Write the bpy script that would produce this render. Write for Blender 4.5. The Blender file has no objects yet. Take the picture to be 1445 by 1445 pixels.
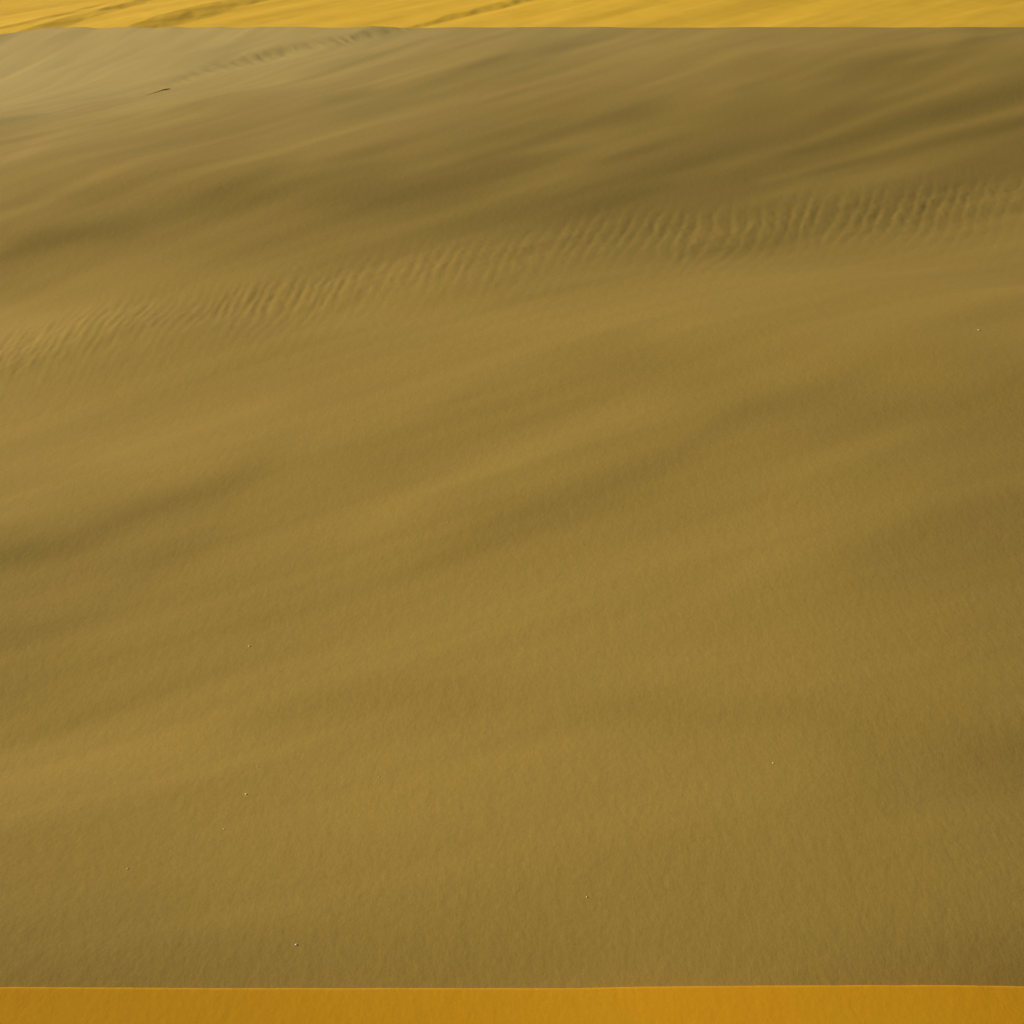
import bpy, bmesh, math, random
import numpy as np
from mathutils import Vector, Matrix

# ------------------------------------------------------------------ scene
scene = bpy.context.scene
COL = scene.collection
rng = np.random.default_rng(7)
random.seed(7)

W = 1445.0                       # size of the photograph, px
FOV = math.radians(35.0)
F = (W / 2) / math.tan(FOV / 2)
CAM_Z = 5.0
PITCH = math.radians(23.5)       # camera looks this far below the horizon
SUN_EL = math.radians(22.0)
SUN_H = np.array([-0.95, 0.312]); SUN_H /= np.linalg.norm(SUN_H)   # horizontal direction to the sun


def project(x, y, z):
    """world -> photograph pixels (used to lay out the terrain from measurements)"""
    dz = z - CAM_Z
    depth = y * math.cos(PITCH) - dz * math.sin(PITCH)
    up = y * math.sin(PITCH) + dz * math.cos(PITCH)
    depth = np.maximum(depth, 0.2)
    return W / 2 + F * x / depth, W / 2 - F * up / depth


def ground_at(px, py, z=0.0):
    a = (px - W / 2) / F
    b = (W / 2 - py) / F
    d = np.array([a, math.cos(PITCH) + b * math.sin(PITCH), -math.sin(PITCH) + b * math.cos(PITCH)])
    t = (z - CAM_Z) / d[2]
    return d[0] * t, d[1] * t


# ------------------------------------------------------------------ noise
class Noise:
    """tileable value noise with smooth (quintic) interpolation"""
    def __init__(self, seed, n=256):
        self.n = n
        self.t = np.random.default_rng(seed).uniform(-1, 1, (n, n)).astype(np.float32)

    def __call__(self, u, v):
        n = self.n
        i = np.floor(u); j = np.floor(v)
        fu = (u - i); fv = (v - j)
        fu = fu * fu * fu * (fu * (fu * 6 - 15) + 10)
        fv = fv * fv * fv * (fv * (fv * 6 - 15) + 10)
        i = i.astype(np.int64); j = j.astype(np.int64)
        a = self.t[i % n, j % n]; b = self.t[(i + 1) % n, j % n]
        c = self.t[i % n, (j + 1) % n]; d = self.t[(i + 1) % n, (j + 1) % n]
        return (a * (1 - fu) + b * fu) * (1 - fv) + (c * (1 - fu) + d * fu) * fv


def fbm(nz, u, v, octs=4, gain=0.5):
    s = 0; a = 1.0
    for k in range(octs):
        s = s + a * nz(u + 37.3 * k, v + 11.7 * k)
        u = u * 2.03; v = v * 2.03; a *= gain
    return s


def smooth(a, b, x):
    t = np.clip((x - a) / (b - a), 0, 1)
    return t * t * (3 - 2 * t)


# ------------------------------------------------------------------ how steeply the dune face turns to or from the sun
# tonal survey of the dune face (8 bit level); it only decides the SLOPE of the sand
LX = np.array([0, 180, 361, 542, 722, 903, 1084, 1264, 1445], float)
SURVEY = """
39   188 194 188 178 169 168 161 155 148
100  190 186 178 167 157 154 148 138 133
160  181 171 161 153 148 138 134 128 127
220  155 150 150 140 133 130 128 128 130
280  148 143 135 129 128 129 131 135 140
340  141 139 139 142 138 136 138 142 143
400 144 149 150 148 143 146 147 150 150
460 159 155 149 150 152 152 150 150 146
520 157 153 152 154 153 147 150 146 134
580 158 156 155 152 150 150 143 136 134
650 158 158 154 149 152 147 147 142 138
720 152 150 150 152 146 145 148 140 136
790 140 143 147 151 149 150 150 139 133
860 140 146 146 150 152 151 148 141 136
930 140 145 147 151 152 151 146 140 134
1000 140 146 148 148 147 142 144 136 133
1070 148 150 150 152 149 147 143 134 124
1140 148 147 148 150 147 145 143 135 128
1210 142 141 144 145 143 142 141 136 131
1280 136 136 141 140 140 141 138 134 129
1350 127 130 132 135 136 138 134 128 120
1393 124 126 129 133 134 137 131 124 116
"""
rows = [[float(q) for q in l.split()] for l in SURVEY.strip().splitlines()]
LY = np.array([r[0] for r in rows]); LV = np.array([r[1:] for r in rows])
# wind streaks: (polyline, level change, half width)
STREAKS = [
    ([(0, 345), (300, 290), (480, 245), (560, 225)], -6, 12),
    ([(440, 290), (620, 245), (722, 200)], -5, 15),
    ([(722, 205), (800, 180), (930, 150)], -8, 9),
    ([(1067, 250), (1172, 225), (1302, 185), (1500, 140)], 9, 4.5),
    ([(1140, 241), (1222, 221), (1444, 170), (1500, 158)], -9, 6),
    ([(1100, 215), (1197, 192), (1300, 165), (1500, 112)], -7, 7),
    ([(1012, 232), (1137, 195), (1262, 150), (1500, 78)], 6, 4.5),
    ([(1100, 126), (1272, 85), (1400, 58), (1500, 38)], 5, 5),
    ([(1180, 108), (1287, 75), (1400, 45)], -6, 5),
    ([(722, 215), (847, 192), (942, 160), (1042, 125)], 5, 5),
    ([(440, 146), (530, 132), (625, 108), (722, 78)], -6, 6),
    ([(520, 128), (640, 92), (722, 68)], 5, 4),
    ([(275, 280), (350, 255), (415, 230)], -8, 8),
    ([(0, 295), (75, 277), (140, 265)], -6, 7),
    ([(-40, 375), (100, 335), (200, 320)], -7, 8),
    ([(100, 196), (215, 175), (300, 150)], -5, 6),
    ([(20, 228), (200, 165), (300, 140), (420, 112)], 5, 5),
    ([(230, 122), (300, 96), (360, 80), (480, 57), (570, 39)], -11, 4.5),
    ([(-40, 200), (60, 178)], -6, 6),
    ([(-60, 800), (100, 770), (200, 722), (300, 690), (420, 622)], -9, 16),
    ([(-60, 735), (0, 720), (90, 690)], 6, 16),
    ([(-60, 905), (60, 890), (130, 862), (250, 780), (330, 740)], -5, 18),
    ([(480, 760), (620, 690), (740, 640), (850, 590), (960, 550)], 6, 15),
    ([(560, 815), (720, 740), (850, 690), (960, 635)], -6, 19),
    ([(600, 580), (720, 530), (850, 490), (930, 470)], -6, 12),
    ([(920, 660), (1060, 575), (1160, 545), (1250, 500), (1400, 450), (1500, 415)], -7, 17),
    ([(1060, 700), (1200, 640), (1330, 585)], 5, 14),
    ([(960, 850), (1090, 790), (1230, 740), (1320, 690)], 6, 20),
    ([(860, 1020), (1000, 1005), (1120, 1000), (1250, 1050)], -4, 20),
    ([(400, 458), (700, 450), (1000, 405), (1200, 380)], 3, 20),
    ([(-40, 490), (60, 470), (170, 440)], 7, 20),
    ([(330, 1020), (500, 985), (700, 960)], -4, 16),
    ([(-40, 1120), (150, 1080), (330, 1030)], 4, 22),
    ([(100, 660), (260, 610), (420, 560)], 4, 14),
    ([(1200, 1180), (1330, 1150), (1500, 1130)], 4, 16),
]


def tone(px, py):
    x = np.clip(px, -150, 1595); y = np.clip(py, 10, 1440)
    fx = np.interp(np.clip(x, 0, 1445), LX, np.arange(len(LX)))
    fy = np.interp(np.clip(y, LY[0], LY[-1]), LY, np.arange(len(LY)))
    i = np.minimum(fx.astype(int), len(LX) - 2); j = np.minimum(fy.astype(int), len(LY) - 2)
    u = fx - i; v = fy - j
    u = u * u * (3 - 2 * u) * .6 + u * .4; v = v * v * (3 - 2 * v) * .6 + v * .4
    t = (LV[j, i] * (1 - u) + LV[j, i + 1] * u) * (1 - v) + (LV[j + 1, i] * (1 - u) + LV[j + 1, i + 1] * u) * v
    for pts, dv, hw in STREAKS:
        ok = (py > min(p[1] for p in pts) - 4 * hw) & (py < max(p[1] for p in pts) + 4 * hw)
        ok &= (px > pts[0][0] - 5 * hw) & (px < pts[-1][0] + 5 * hw)
        qx = px[ok]; qy = py[ok]
        xs = [p[0] for p in pts]; ys = [p[1] for p in pts]
        cy = np.interp(qx, xs, ys)
        k = hw * (0.75 + 0.5 * (np.interp(qx, [xs[0], xs[-1]], [0, 1])))
        end = smooth(xs[0] - 3 * hw, xs[0] + 5 * hw, qx) * (1 - smooth(xs[-1] - 5 * hw, xs[-1] + 3 * hw, qx))
        t[ok] += dv * end * np.exp(-0.5 * ((qy - cy) / k) ** 2)
    return t


def lin(v):
    v = v / 255.0
    return np.where(v < 0.04045, v / 12.92, ((v + 0.055) / 1.055) ** 2.4)


AMB = 0.16                       # share of the light that comes from the sky
REF = 148.0
COT = math.cos(SUN_EL) / math.sin(SUN_EL)
ds = 0.05
SS = np.arange(-34, 44, ds)      # along the direction to the sun
PP = np.arange(-4, 72, ds)       # across it
gs, gp = np.meshgrid(SS, PP, indexing='ij')
PERP = np.array([SUN_H[1], -SUN_H[0]])
gx = gs * SUN_H[0] + gp * PERP[0]
gy = gs * SUN_H[1] + gp * PERP[1]

n_str = Noise(11); n_str2 = Noise(12); n_big = Noise(13)
# fine wind streaks running up and away to the right (about 45 degrees on the ground)
_r = np.hypot(gx + 17.5, gy + 0.5)
along = _r
across = -30.0 * np.arctan2(gx + 17.5, gy + 0.5)
wob = 0.35 * n_big(gx * 0.10, gy * 0.10)
fine = 2.6 * fbm(n_str, along * 0.13, (across + wob) * 1.1, 3, 0.55)
fine += 3.0 * n_str2(along * 0.27, (across + wob) * 2.6) * (0.5 + n_big(gx * 0.3 + 9, gy * 0.2)) + 2.2 * n_str2(along * 0.4 + 7, (across + wob) * 5.2)
fine *= smooth(4, 12, gy) * 0.2 + 0.75 + 0.8 * smooth(16, 26, gy)

HEIGHT = np.zeros_like(gx)
LAMBDA = 14.0
decay = math.exp(-ds / LAMBDA)
for it in range(4):
    qx, qy = project(gx, np.maximum(gy, 3.0), HEIGHT)
    b = lin(tone(qx, qy) + fine) / lin(np.array(REF))
    b = (b - AMB) / (1 - AMB)
    slope = (1 - b) / COT                                  # dz/ds towards the sun
    slope *= smooth(2.0, 4.5, gy) * (1 - smooth(60, 66, gy)) * (1 - smooth(15, 22, np.abs(gx)))
    z = np.zeros_like(slope); zb = np.zeros_like(slope)
    for i in range(1, len(SS)):
        z[i] = z[i - 1] * decay + slope[i] * ds
    for i in range(len(SS) - 2, -1, -1):
        zb[i] = zb[i + 1] * decay - slope[i] * ds
    HEIGHT = 0.5 * (z + zb)
    seen = np.exp(-0.5 * (gx / (0.16 * np.maximum(gy, 3) + 0.6)) ** 2) + 1e-6
    HEIGHT = HEIGHT - (HEIGHT * seen).sum(0, keepdims=True) / seen.sum(0, keepdims=True)
    HEIGHT = HEIGHT * smooth(1.0, 4.5, gy) * (1 - smooth(16, 25, np.abs(gx)))


def dune_height(x, y):
    s = x * SUN_H[0] + y * SUN_H[1]; p = x * PERP[0] + y * PERP[1]
    fi = np.clip((s - SS[0]) / ds, 0, len(SS) - 1.001); fj = np.clip((p - PP[0]) / ds, 0, len(PP) - 1.001)
    i = fi.astype(int); j = fj.astype(int); u = fi - i; v = fj - j
    H = HEIGHT
    z = (H[i, j] * (1 - u) + H[i + 1, j] * u) * (1 - v) + (H[i, j + 1] * (1 - u) + H[i + 1, j + 1] * u) * v
    ins = (s > SS[0]) & (s < SS[-1] - .1) & (p > PP[0]) & (p < PP[-1] - .1)
    return np.where(ins, z, 0)


n_r1 = Noise(21); n_r2 = Noise(22); n_r3 = Noise(23); n_r4 = Noise(24)
# the belt of coarse ripples crossing the dune face
BELT = [(-300, 560), (0, 497), (170, 455), (361, 418), (542, 385), (722, 352), (903, 327), (1084, 310), (1264, 293), (1445, 275), (1800, 245)]
BELT_W = [(-300, 55), (0, 45), (361, 36), (542, 36), (903, 38), (1264, 38), (1445, 36), (1800, 36)]


def ripples(x, y, z):
    px, py = project(x, np.maximum(y, 3), z)
    cy = np.interp(px, [b[0] for b in BELT], [b[1] for b in BELT])
    w = np.interp(px, [b[0] for b in BELT_W], [b[1] for b in BELT_W])
    e = (py - cy + 9 * n_r3(x * 0.9, y * 0.5)) / w
    # sharp upper edge, long fading tail on the near side
    m = np.where(e < 0, np.exp(-0.5 * (e / 0.45) ** 2), 0.72 * np.exp(-0.5 * (e / 0.62) ** 2) + 0.28 * np.exp(-0.5 * (e / 1.7) ** 2))
    m = m * np.clip(1.0 + 0.30 * fbm(n_r4, x * 0.8, y * 0.35, 2), 0.6, 1.5)
    # crests fan out: they swing from up-left to up-right across the belt
    th = np.arctan2(x + 3.4, y + 4.4)
    ph = np.interp(th, TH, PH)
    wl = np.interp(th, TH, WL)
    r = np.hypot(x + 3.4, y + 4.4)
    ph = ph + 0.36 * fbm(n_r1, ph * 0.25, r * 0.45, 3, 0.55) + 0.13 * n_r2(ph * 0.9, r * 1.6)
    s = np.sin(2 * math.pi * ph)
    prof = s + 0.32 * np.sin(4 * math.pi * ph + 0.9)
    lump = fbm(n_r2, ph * 1.25, r * 2.2, 3, 0.66)
    amp = 0.78 + 0.80 * (1 - smooth(50, 900, px))
    belt = m * amp * wl * (0.0112 * prof + 0.0150 * lump)
    # the little notched brink climbing to the upper edge
    c2 = np.interp(px, [b[0] for b in NOTCH], [b[1] for b in NOTCH])
    w2 = np.interp(px, [b[0] for b in NOTCH], [b[2] for b in NOTCH])
    m2 = np.exp(-0.5 * ((py - c2 + 1.5 * n_r3(x * 1.4, y * 0.6)) / 5.5) ** 2) * w2
    u2 = (x + 0.34 * y) / 0.33
    u2 = u2 + 0.6 * fbm(n_r1, u2 * 0.3, y * 0.5, 2)
    return belt + m2 * (0.0032 * np.sin(2 * math.pi * u2) + 0.0055 * fbm(n_r2, u2 * 1.5, y * 0.9, 3))


NOTCH = [(150, 150, 0), (225, 124, .35), (300, 97, .8), (360, 82, 1), (480, 58, 1), (560, 40, .8), (640, 22, .4)]
TH = np.linspace(-0.8, 1.2, 800)
_x20 = -3.4 + np.tan(TH) * 24.0
WL = np.interp(_x20, [-8, -4.5, -1.0, 2.0, 7.5], [0.092, 0.108, 0.145, 0.170, 0.190])
PH = np.concatenate([[0], np.cumsum(0.5 * (24.0 / np.cos(TH[1:]) ** 2 / WL[1:] + 24.0 / np.cos(TH[:-1]) ** 2 / WL[:-1]) * np.diff(TH))])


# ------------------------------------------------------------------ materials
def nodes_of(name):
    m = bpy.data.materials.new(name); m.use_nodes = True
    nt = m.node_tree; nt.nodes.clear()
    out = nt.nodes.new('ShaderNodeOutputMaterial'); bs = nt.nodes.new('ShaderNodeBsdfPrincipled')
    nt.links.new(bs.outputs[0], out.inputs[0])
    bs.inputs['Roughness'].default_value = 0.95
    bs.inputs['Specular IOR Level'].default_value = 0.12
    return m, nt, bs


def sand_material(name, c1, c2, speck=0.09, bump=1.0, big=1.0, pale=None):
    m, nt, bs = nodes_of(name)
    N = nt.nodes.new; L = nt.links.new
    geo = N('ShaderNodeNewGeometry')

    def mapped(scale, rot=0.0):
        mp = N('ShaderNodeMapping'); mp.inputs['Scale'].default_value = scale
        mp.inputs['Rotation'].default_value = (0, 0, rot)
        L(geo.outputs['Position'], mp.inputs['Vector']); return mp.outputs[0]

    def noise(vec, scale, detail=2.0, rough=0.5):
        n = N('ShaderNodeTexNoise'); n.inputs['Scale'].default_value = scale
        n.inputs['Detail'].default_value = detail; n.inputs['Roughness'].default_value = rough
        L(vec, n.inputs['Vector']); return n.outputs['Fac']

    def mathn(op, a, b=None, c=None):
        n = N('ShaderNodeMath'); n.operation = op
        for i, q in enumerate((a, b, c)):
            if q is None: continue
            if isinstance(q, (int, float)): n.inputs[i].default_value = q
            else: L(q, n.inputs[i])
        return n.outputs[0]
    # mineral colour drifting slowly between two sands
    hue = noise(mapped((1, 0.6, 1), 0.5), 1.3 * big, 3)
    mr = N('ShaderNodeMapRange'); mr.inputs[1].default_value = 0.38; mr.inputs[2].default_value = 0.62
    L(hue, mr.inputs[0])
    mix = N('ShaderNodeMix'); mix.data_type = 'RGBA'
    mix.inputs[6].default_value = (*c1, 1); mix.inputs[7].default_value = (*c2, 1)
    L(mr.outputs[0], mix.inputs[0])
    # pale and dark grains
    g = noise(mapped((1, 0.55, 1)), 150.0 * big, 2, 0.7)
    g2 = noise(mapped((1, 0.5, 1)), 38.0 * big, 2, 0.6)
    k = mathn('ADD', mathn('MULTIPLY', mathn('SUBTRACT', g, 0.5), speck * 4), mathn('MULTIPLY', mathn('SUBTRACT', g2, 0.5), speck * 1.6))
    k = mathn('ADD', k, 1.0)
    colour = mix.outputs[2]
    if pale:                       # sand colour turns paler towards the plateau
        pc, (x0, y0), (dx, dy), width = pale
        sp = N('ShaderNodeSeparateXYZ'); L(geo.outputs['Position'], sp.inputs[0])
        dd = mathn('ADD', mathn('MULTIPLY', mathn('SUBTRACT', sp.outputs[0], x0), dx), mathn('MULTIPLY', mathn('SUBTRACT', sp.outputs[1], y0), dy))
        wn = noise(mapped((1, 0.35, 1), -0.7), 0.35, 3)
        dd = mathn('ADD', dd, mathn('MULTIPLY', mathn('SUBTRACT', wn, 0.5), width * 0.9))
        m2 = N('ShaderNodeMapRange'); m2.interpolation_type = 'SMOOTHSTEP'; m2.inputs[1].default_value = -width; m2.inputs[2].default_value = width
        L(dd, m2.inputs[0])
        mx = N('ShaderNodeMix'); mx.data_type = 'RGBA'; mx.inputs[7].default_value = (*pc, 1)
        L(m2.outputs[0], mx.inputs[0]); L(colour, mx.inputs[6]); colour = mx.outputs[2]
    vm = N('ShaderNodeVectorMath'); vm.operation = 'SCALE'
    L(colour, vm.inputs[0]); L(k, vm.inputs['Scale'])
    L(vm.outputs[0], bs.inputs['Base Color'])
    # fine wind texture: small lumps drawn out along the ripple crests
    a = noise(mapped((1, 0.55, 1), math.radians(8)), 36.0 * big, 3, 0.62)
    b = noise(mapped((1, 0.50, 1), math.radians(5)), 13.0 * big, 2, 0.5)
    h = mathn('ADD', mathn('MULTIPLY', a, 0.0014 * bump), mathn('MULTIPLY', b, 0.0022 * bump))
    bp = N('ShaderNodeBump'); bp.inputs['Strength'].default_value = 1.0; bp.inputs['Distance'].default_value = 1.0
    L(h, bp.inputs['Height']); L(bp.outputs[0], bs.inputs['Normal'])
    return m


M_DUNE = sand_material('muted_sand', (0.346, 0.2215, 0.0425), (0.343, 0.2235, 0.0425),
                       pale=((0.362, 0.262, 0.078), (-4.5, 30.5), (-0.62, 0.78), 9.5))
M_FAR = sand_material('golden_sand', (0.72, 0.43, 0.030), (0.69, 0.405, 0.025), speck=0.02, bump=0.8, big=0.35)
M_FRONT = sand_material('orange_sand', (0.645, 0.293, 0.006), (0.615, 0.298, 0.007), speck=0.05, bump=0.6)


# ------------------------------------------------------------------ mesh helpers
def grid_object(name, xs, ys, zfun, mat):
    X, Y = np.meshgrid(xs, ys, indexing='xy')
    Z = zfun(X, Y)
    nx, ny = len(xs), len(ys)
    co = np.stack([X, Y, Z], -1).reshape(-1, 3).astype(np.float32)
    i = np.arange(nx * ny).reshape(ny, nx)
    f = np.stack([i[:-1, :-1], i[:-1, 1:], i[1:, 1:], i[1:, :-1]], -1).reshape(-1, 4).astype(np.int32)
    me = bpy.data.meshes.new(name)
    me.vertices.add(len(co)); me.vertices.foreach_set('co', co.ravel())
    me.loops.add(f.size); me.loops.foreach_set('vertex_index', f.ravel())
    me.polygons.add(len(f))
    me.polygons.foreach_set('loop_start', np.arange(0, f.size, 4, dtype=np.int32))
    me.update(calc_edges=True); me.validate()
    me.polygons.foreach_set('use_smooth', np.ones(len(f), dtype=bool))
    me.materials.append(mat)
    o = bpy.data.objects.new(name, me); COL.objects.link(o)
    return o, Z


def spaced(*segs):
    """(start, stop, step) runs joined into one sorted axis"""
    out = []
    for a, b, st in segs:
        out += list(np.arange(a, b - 1e-6, st))
    out.append(segs[-1][1])
    return np.array(out)


# ------------------------------------------------------------------ near dune
# the crest where the near dune ends: distance of the brink for a bearing
n_c = Noise(31)
_cx = np.arange(-40, 40.01, 0.25)
_cy = np.full_like(_cx, 41.0)
for it in range(90):
    _h = dune_height(_cx, _cy)
    _px, _py = project(_cx, _cy, _h)
    want = np.interp(_px, [-60, 0, 30, 62], [56, 47.5, 43, 39])
    _cy = np.clip(_cy + 0.05 * (_py - want), 36, 60)
_k = np.exp(-0.5 * (np.arange(-8, 9) / 2.5) ** 2); _k /= _k.sum()
_cy = np.convolve(np.pad(_cy, 8, mode='edge'), _k, mode='valid')


def crest_y(x):
    return np.interp(x, _cx, _cy) + 0.05 * n_c(x * 0.7, x * 0 + 3.3)


def near_z(x, y):
    cy = crest_y(x)
    yc = np.minimum(y, cy)
    h = dune_height(x, yc)
    h = h + ripples(x, yc, h)
    t = y - cy
    drop = np.where(t > 0, -0.36 * (np.sqrt(t * t + 0.09) - 0.3), 0)        # lee side
    drop = drop - 0.22 * np.maximum(np.abs(x) - 45, 0)                      # flanks
    drop = drop - 0.22 * np.maximum(-y - 20, 0)
    return h + np.maximum(drop, -9.6)


xs = spaced((-95, -40, 2.5), (-40, -20, 0.5), (-20, -13.6, 0.1), (-13.6, 13.6, 0.028), (13.6, 20, 0.1), (20, 40, 0.5), (40, 95, 2.5))
ys = spaced((-65, -10, 2.5), (-10, 4.5, 0.3), (4.5, 12, 0.03), (12, 28, 0.028), (28, 44, 0.04), (44, 60, 0.06), (60, 70, 0.3), (70, 96, 1.5))
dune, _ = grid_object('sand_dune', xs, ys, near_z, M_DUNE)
dune['kind'] = 'structure'

# ------------------------------------------------------------------ far dunes beyond the brink
FAR_Z = -8.0
n_f = Noise(41); n_f2 = Noise(42); n_f3 = Noise(43)
# slip faces: crest polyline (photo px), height (m) at each point
SCARPS = [
    ([(120, 33, .0), (160, 25, .14), (190, 15, .32), (235, 4, .38), (300, -10, .35), (420, -30, .2)], 7.0),
    ([(-60, 34, .15), (0, 22, .22), (50, 10, .25), (110, -4, .22), (180, -20, .17), (270, -38, .0)], 4.0),
    ([(-40, 15, .08), (25, 7, .13), (70, -3, .12), (110, -12, .08), (160, -24, .0)], 3.0),
    ([(-50, 46, .12), (0, 36, .16), (40, 28, .04)], 3.0),
    ([(535, 42, .03), (580, 31, .10), (640, 17, .15), (700, 5, .18), (760, -7, .17), (900, -34, .15)], 6.0),
]


def far_z(x, y):
    z = np.full_like(x, FAR_Z)
    hot = (y > 60) & (y < 260) & (np.abs(x) < 90)
    X = x[hot]; Y = y[hot]
    add = np.zeros_like(X)
    for pts, back in SCARPS:
        g = np.array([ground_at(p[0], p[1], FAR_Z) + (p[2],) for p in pts])
        best = np.full_like(X, 1e9); hh = np.zeros_like(X); side = np.zeros_like(X)
        for a, b in zip(g[:-1], g[1:]):
            d = b[:2] - a[:2]; L2 = d @ d
            t = np.clip(((X - a[0]) * d[0] + (Y - a[1]) * d[1]) / L2, 0, 1)
            ex = X - a[0] - t * d[0]; ey = Y - a[1] - t * d[1]
            dist = np.hypot(ex, ey); cr = d[0] * ey - d[1] * ex
            c = dist < best
            best = np.where(c, dist, best); hh = np.where(c, a[2] + (b[2] - a[2]) * t, hh); side = np.where(c, np.sign(cr), side)
        # d > 0: windward (left and away), d < 0: slip face (right and near)
        d = best * side
        d = d + 0.20 * n_f3(X * 1.3, Y * 0.45) + 0.05 * n_f3(X * 3.1, Y * 1.0)
        wind = np.exp(-np.maximum(d, 0) / back)
        slip = np.clip(1 + np.minimum(d, 0) * 0.125 / np.maximum(hh, 0.02), 0, 1)
        add += hh * np.where(d >= 0, wind, 0.7 * slip + 0.3 * slip * slip * (3 - 2 * slip))
    al = X * 0.53 + Y * 0.85; ac = -X * 0.85 + Y * 0.53
    add += 0.10 * fbm(n_f, al * 0.030, ac * 0.20, 3, 0.45) + 0.006 * fbm(n_f, al * 0.1, ac * 1.3, 2)
    # the right end of the plain turns away from the sun
    add += 0.045 * X - 0.0012 * np.maximum(X - 6, 0) ** 2
    z[hot] += add * smooth(60, 80, Y) * (1 - smooth(200, 260, Y)) * (1 - smooth(60, 90, np.abs(X)))
    # rolling dunes towards the horizon
    r = np.hypot(x, y)
    roll = np.abs(n_f2(x * 0.006 + 3, y * 0.004)) * 1.0 + 0.5 * n_f2(x * 0.014, y * 0.011)
    z += smooth(230, 600, r) * 16 * roll
    return z


xs = spaced((-2400, -400, 40), (-400, -90, 8), (-90, -42, 1.5), (-42, 42, 0.13), (42, 90, 1.5), (90, 400, 8), (400, 2400, 40))
ys = spaced((-2400, -400, 40), (-400, 60, 8), (60, 96, 1.2), (96, 136, 0.16), (136, 260, 2), (260, 600, 8), (600, 2800, 40))
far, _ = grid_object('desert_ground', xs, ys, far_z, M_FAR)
far['kind'] = 'structure'

# ------------------------------------------------------------------ added drift of orange sand, edge laid along a change of tint
n_d = Noise(51)
_dx = np.linspace(-26, 26, 417)
_base = np.interp(_dx, [-26, -4, 4, 26], [dune_height(np.array([-4.]), np.array([6.]))[0], 0, 0, dune_height(np.array([4.]), np.array([6.]))[0]])
_in = np.abs(_dx) < 4
_base[_in] = dune_height(_dx[_in], np.full(_in.sum(), 6.0))
_de = np.full_like(_dx, 6.0)
for it in range(60):
    _px, _py = project(_dx, _de, _base + 0.085)
    _de = _de + 0.002 * (_py - 1393)
_k = np.exp(-0.5 * (np.arange(-12, 13) / 5.0) ** 2); _k /= _k.sum()
_de = np.convolve(np.pad(_de, 12, mode='edge'), _k, mode='valid')
EDGE = float(np.interp(0, _dx, _de))


def drift_z(x, y):
    e = np.interp(x, _dx, _de)
    t = e - y + 0.0025 * fbm(n_d, x * 1.7, x * 0 + 5.5, 4)
    base = np.interp(x, _dx, _base)
    top = base + 0.085 + 0.02 * n_d(x * 0.45, y * 0.45) * smooth(0, 0.5, t)
    z = np.where(t > 0, top, top - 1.1 * (np.sqrt(t * t + 0.00002) - 0.0045))
    fall = 0.05 * np.maximum(np.abs(x) - 12, 0) + 0.1 * np.maximum(-y - 8, 0)
    return z - fall


xs = spaced((-24, -4, 0.25), (-4, 4, 0.02), (4, 24, 0.25))
ys = spaced((-16, 3, 0.4), (3, 5.2, 0.06), (5.2, EDGE + 0.5, 0.012))
drift, _ = grid_object('added_sand_drift', xs, ys, drift_z, M_FRONT)
drift['kind'] = 'structure'

# ------------------------------------------------------------------ small things lying on the dune
dg = bpy.context.evaluated_depsgraph_get()


def hit(px, py):
    a = (px - W / 2) / F; b = (W / 2 - py) / F
    d = Vector((a, math.cos(PITCH) + b * math.sin(PITCH), -math.sin(PITCH) + b * math.cos(PITCH))).normalized()
    ok, loc, nrm, _ = dune.ray_cast(Vector((0, 0, CAM_Z)), d)
    return loc


def tag(o, label, cat, group=None):
    o['label'] = label; o['category'] = cat
    if group: o['group'] = group


def stone_material(name, col):
    m, nt, bs = nodes_of(name)
    n = nt.nodes.new('ShaderNodeTexNoise'); n.inputs['Scale'].default_value = 220; n.inputs['Detail'].default_value = 4
    tc = nt.nodes.new('ShaderNodeTexCoord'); nt.links.new(tc.outputs['Object'], n.inputs['Vector'])
    cr = nt.nodes.new('ShaderNodeValToRGB')
    cr.color_ramp.elements[0].color = (*[c * 0.75 for c in col], 1); cr.color_ramp.elements[1].color = (*[min(c * 1.15, .9) for c in col], 1)
    cr.color_ramp.elements[0].position = 0.35; cr.color_ramp.elements[1].position = 0.65
    nt.links.new(n.outputs['Fac'], cr.inputs['Fac']); nt.links.new(cr.outputs['Color'], bs.inputs['Base Color'])
    bs.inputs['Roughness'].default_value = 0.7
    return m


M_CREAM = stone_material('cream_stone', (0.90, 0.78, 0.50))
M_BUFF = stone_material('buff_stone', (0.86, 0.70, 0.40))


def pebble(px, py, size, mat, label, seed):
    r = random.Random(seed)
    bm = bmesh.new(); bmesh.ops.create_icosphere(bm, subdivisions=3, radius=1)
    ax = (1.0, r.uniform(.65, .9), r.uniform(.55, .75))
    off = [Vector((r.uniform(-1, 1), r.uniform(-1, 1), r.uniform(-1, 1))).normalized() for _ in range(9)]
    cut = [r.uniform(.72, .95) for _ in range(9)]
    for v in bm.verts:
        p = v.co.copy()
        for d, c in zip(off, cut):                       # worn facets
            q = p.dot(d)
            if q > c: p -= d * (q - c) * 0.8
        v.co = Vector((p.x * ax[0], p.y * ax[1], p.z * ax[2])) * size
    me = bpy.data.meshes.new('pebble'); bm.to_mesh(me); bm.free()
    me.polygons.foreach_set('use_smooth', np.ones(len(me.polygons), dtype=bool))
    me.materials.append(mat)
    o = bpy.data.objects.new('pebble', me); COL.objects.link(o)
    loc = hit(px, py)
    o.location = loc + Vector((0, 0, size * ax[2] * 0.15)); o.rotation_euler = (r.uniform(-.2, .2), r.uniform(-.2, .2), r.uniform(0, 6))
    tag(o, label, 'pebble', 'pebbles lying on the sand dune')


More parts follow.
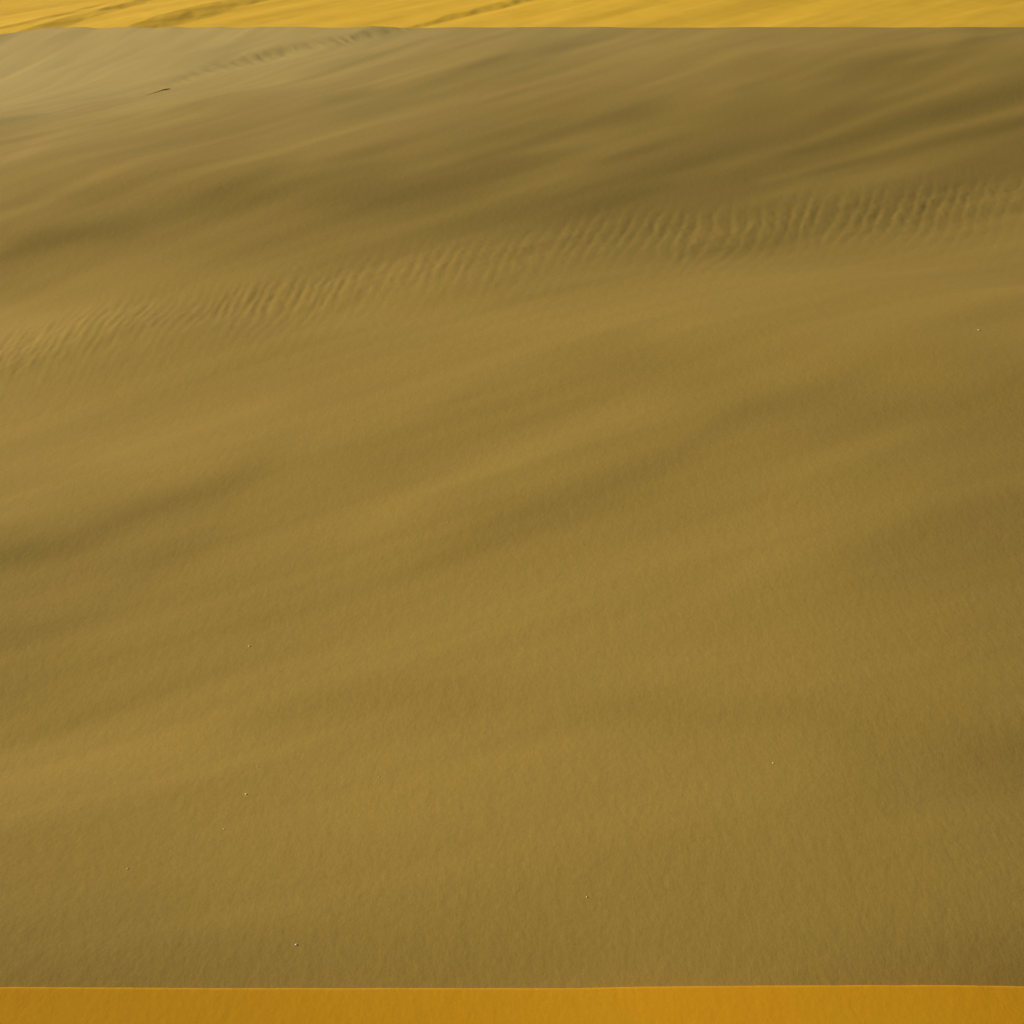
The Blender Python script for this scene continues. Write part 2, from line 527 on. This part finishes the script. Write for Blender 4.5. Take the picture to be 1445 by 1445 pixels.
PEBBLES = [
    (347, 1121, .0075, M_CREAM, 'brightest cream pebble, lying alone on the lower left of the dune face'),
    (316, 1170, .0055, M_CREAM, 'tiny cream pebble just below and left of the brightest cream pebble'),
    (364, 1082, .0048, M_BUFF, 'faint buff pebble just above and right of the brightest cream pebble'),
    (418, 1333, .0060, M_CREAM, 'small cream pebble close to the edge of the orange sand, lower left'),
    (352, 912, .0075, M_BUFF, 'small buff pebble on plain sand, highest of the pebbles on the left half'),
    (1091, 1077, .0055, M_CREAM, 'small cream pebble on the right half, below the dark shallow hollow'),
    (1381, 466, .0120, M_BUFF, 'larger buff pebble high on the right, below the ripple belt'),
    (828, 1266, .0050, M_BUFF, 'tiny buff pebble right of centre, nearest the orange sand there'),
    (180, 1226, .0050, M_CREAM, 'tiny cream pebble furthest down the left side among plain sand'),
    (535, 1096, .0048, M_BUFF, 'tiny buff pebble left of centre, standing apart from the brightest one'),
]
for k, (px, py, s, m, lab) in enumerate(PEBBLES):
    pebble(px, py, s, m, lab, 100 + k)

# a dry twig half buried near the bright plateau
def bark_material():
    m, nt, bs = nodes_of('dry_bark')
    tc = nt.nodes.new('ShaderNodeTexCoord')
    mp = nt.nodes.new('ShaderNodeMapping'); mp.inputs['Scale'].default_value = (4, 40, 40)
    n = nt.nodes.new('ShaderNodeTexNoise'); n.inputs['Scale'].default_value = 6; n.inputs['Detail'].default_value = 5
    nt.links.new(tc.outputs['Object'], mp.inputs['Vector']); nt.links.new(mp.outputs[0], n.inputs['Vector'])
    cr = nt.nodes.new('ShaderNodeValToRGB')
    cr.color_ramp.elements[0].color = (0.20, 0.14, 0.055, 1); cr.color_ramp.elements[1].color = (0.26, 0.17, 0.06, 1)
    nt.links.new(n.outputs['Fac'], cr.inputs['Fac']); nt.links.new(cr.outputs['Color'], bs.inputs['Base Color'])
    return m


def tube(bm, pts, rad, seg=8):
    rings = []
    for i, p in enumerate(pts):
        d = (pts[min(i + 1, len(pts) - 1)] - pts[max(i - 1, 0)]).normalized()
        u = d.cross(Vector((0, 0, 1))).normalized(); v = u.cross(d)
        rings.append([bm.verts.new(p + (u * math.cos(2 * math.pi * k / seg) + v * math.sin(2 * math.pi * k / seg)) * rad[i]) for k in range(seg)])
    for a, b in zip(rings[:-1], rings[1:]):
        for k in range(seg):
            bm.faces.new((a[k], a[(k + 1) % seg], b[(k + 1) % seg], b[k]))
    bm.faces.new(rings[0][::-1]); bm.faces.new(rings[-1])


bark = bark_material()
path = [(203, 135.2), (209, 133.6), (216, 131.6), (223, 129.6), (229, 127.9), (234, 127.2), (240, 126.6)]
lift = [-.003, .001, .002, .005, .010, .008, .002]
world = [hit(*p) + Vector((0, 0, l)) for p, l in zip(path, lift)]
base = world[3].copy()
tw = bpy.data.objects.new('dry_twig', None); COL.objects.link(tw); tw.location = base
tag(tw, 'thin dark dry twig half buried in the sand below the bright plateau', 'twig')
bm = bmesh.new(); tube(bm, [p - base for p in world], [.002, .003, .004, .005, .007, .005, .002])
me = bpy.data.meshes.new('stem'); bm.to_mesh(me); bm.free(); me.materials.append(bark)
o = bpy.data.objects.new('stem', me); COL.objects.link(o); o.parent = tw
bm = bmesh.new()
s0 = world[4] - base
tube(bm, [s0, s0 + Vector((.05, .03, .012)), s0 + Vector((.11, .10, .010)), s0 + Vector((.15, .19, -.004))], [.009, .008, .006, .003])
me = bpy.data.meshes.new('side_shoot'); bm.to_mesh(me); bm.free(); me.materials.append(bark)
o = bpy.data.objects.new('side_shoot', me); COL.objects.link(o); o.parent = tw

# ------------------------------------------------------------------ light, sky, camera
world_ = bpy.data.worlds.new('World'); scene.world = world_; world_.use_nodes = True
nt = world_.node_tree; bg = nt.nodes['Background']
sky = nt.nodes.new('ShaderNodeTexSky'); sky.sky_type = 'NISHITA'; sky.sun_disc = False
sky.sun_elevation = SUN_EL; sky.dust_density = 3.0; sky.ozone_density = 0.6; sky.air_density = 0.9
sky.sun_rotation = math.atan2(SUN_H[0], SUN_H[1])
nt.links.new(sky.outputs[0], bg.inputs[0]); bg.inputs[1].default_value = 0.06

sun = bpy.data.lights.new('sun', 'SUN'); sun.energy = 4.6; sun.angle = math.radians(0.5); sun.color = (1.0, 0.94, 0.82)
so = bpy.data.objects.new('sun', sun); COL.objects.link(so)
to_sun = Vector((SUN_H[0] * math.cos(SUN_EL), SUN_H[1] * math.cos(SUN_EL), math.sin(SUN_EL)))
so.rotation_euler = to_sun.to_track_quat('Z', 'Y').to_euler(); so.location = (-20, 10, 30)

cam = bpy.data.cameras.new('camera'); cam.sensor_width = 36; cam.angle = FOV; cam.clip_end = 6000; cam.clip_start = 0.05
co = bpy.data.objects.new('camera', cam); COL.objects.link(co)
co.location = (0, 0, CAM_Z); co.rotation_euler = (math.pi / 2 - PITCH, 0, 0)
scene.camera = co

vs = scene.view_settings
vs.view_transform = 'Standard'; vs.look = 'None'; vs.exposure = 0.12; vs.gamma = 1.0
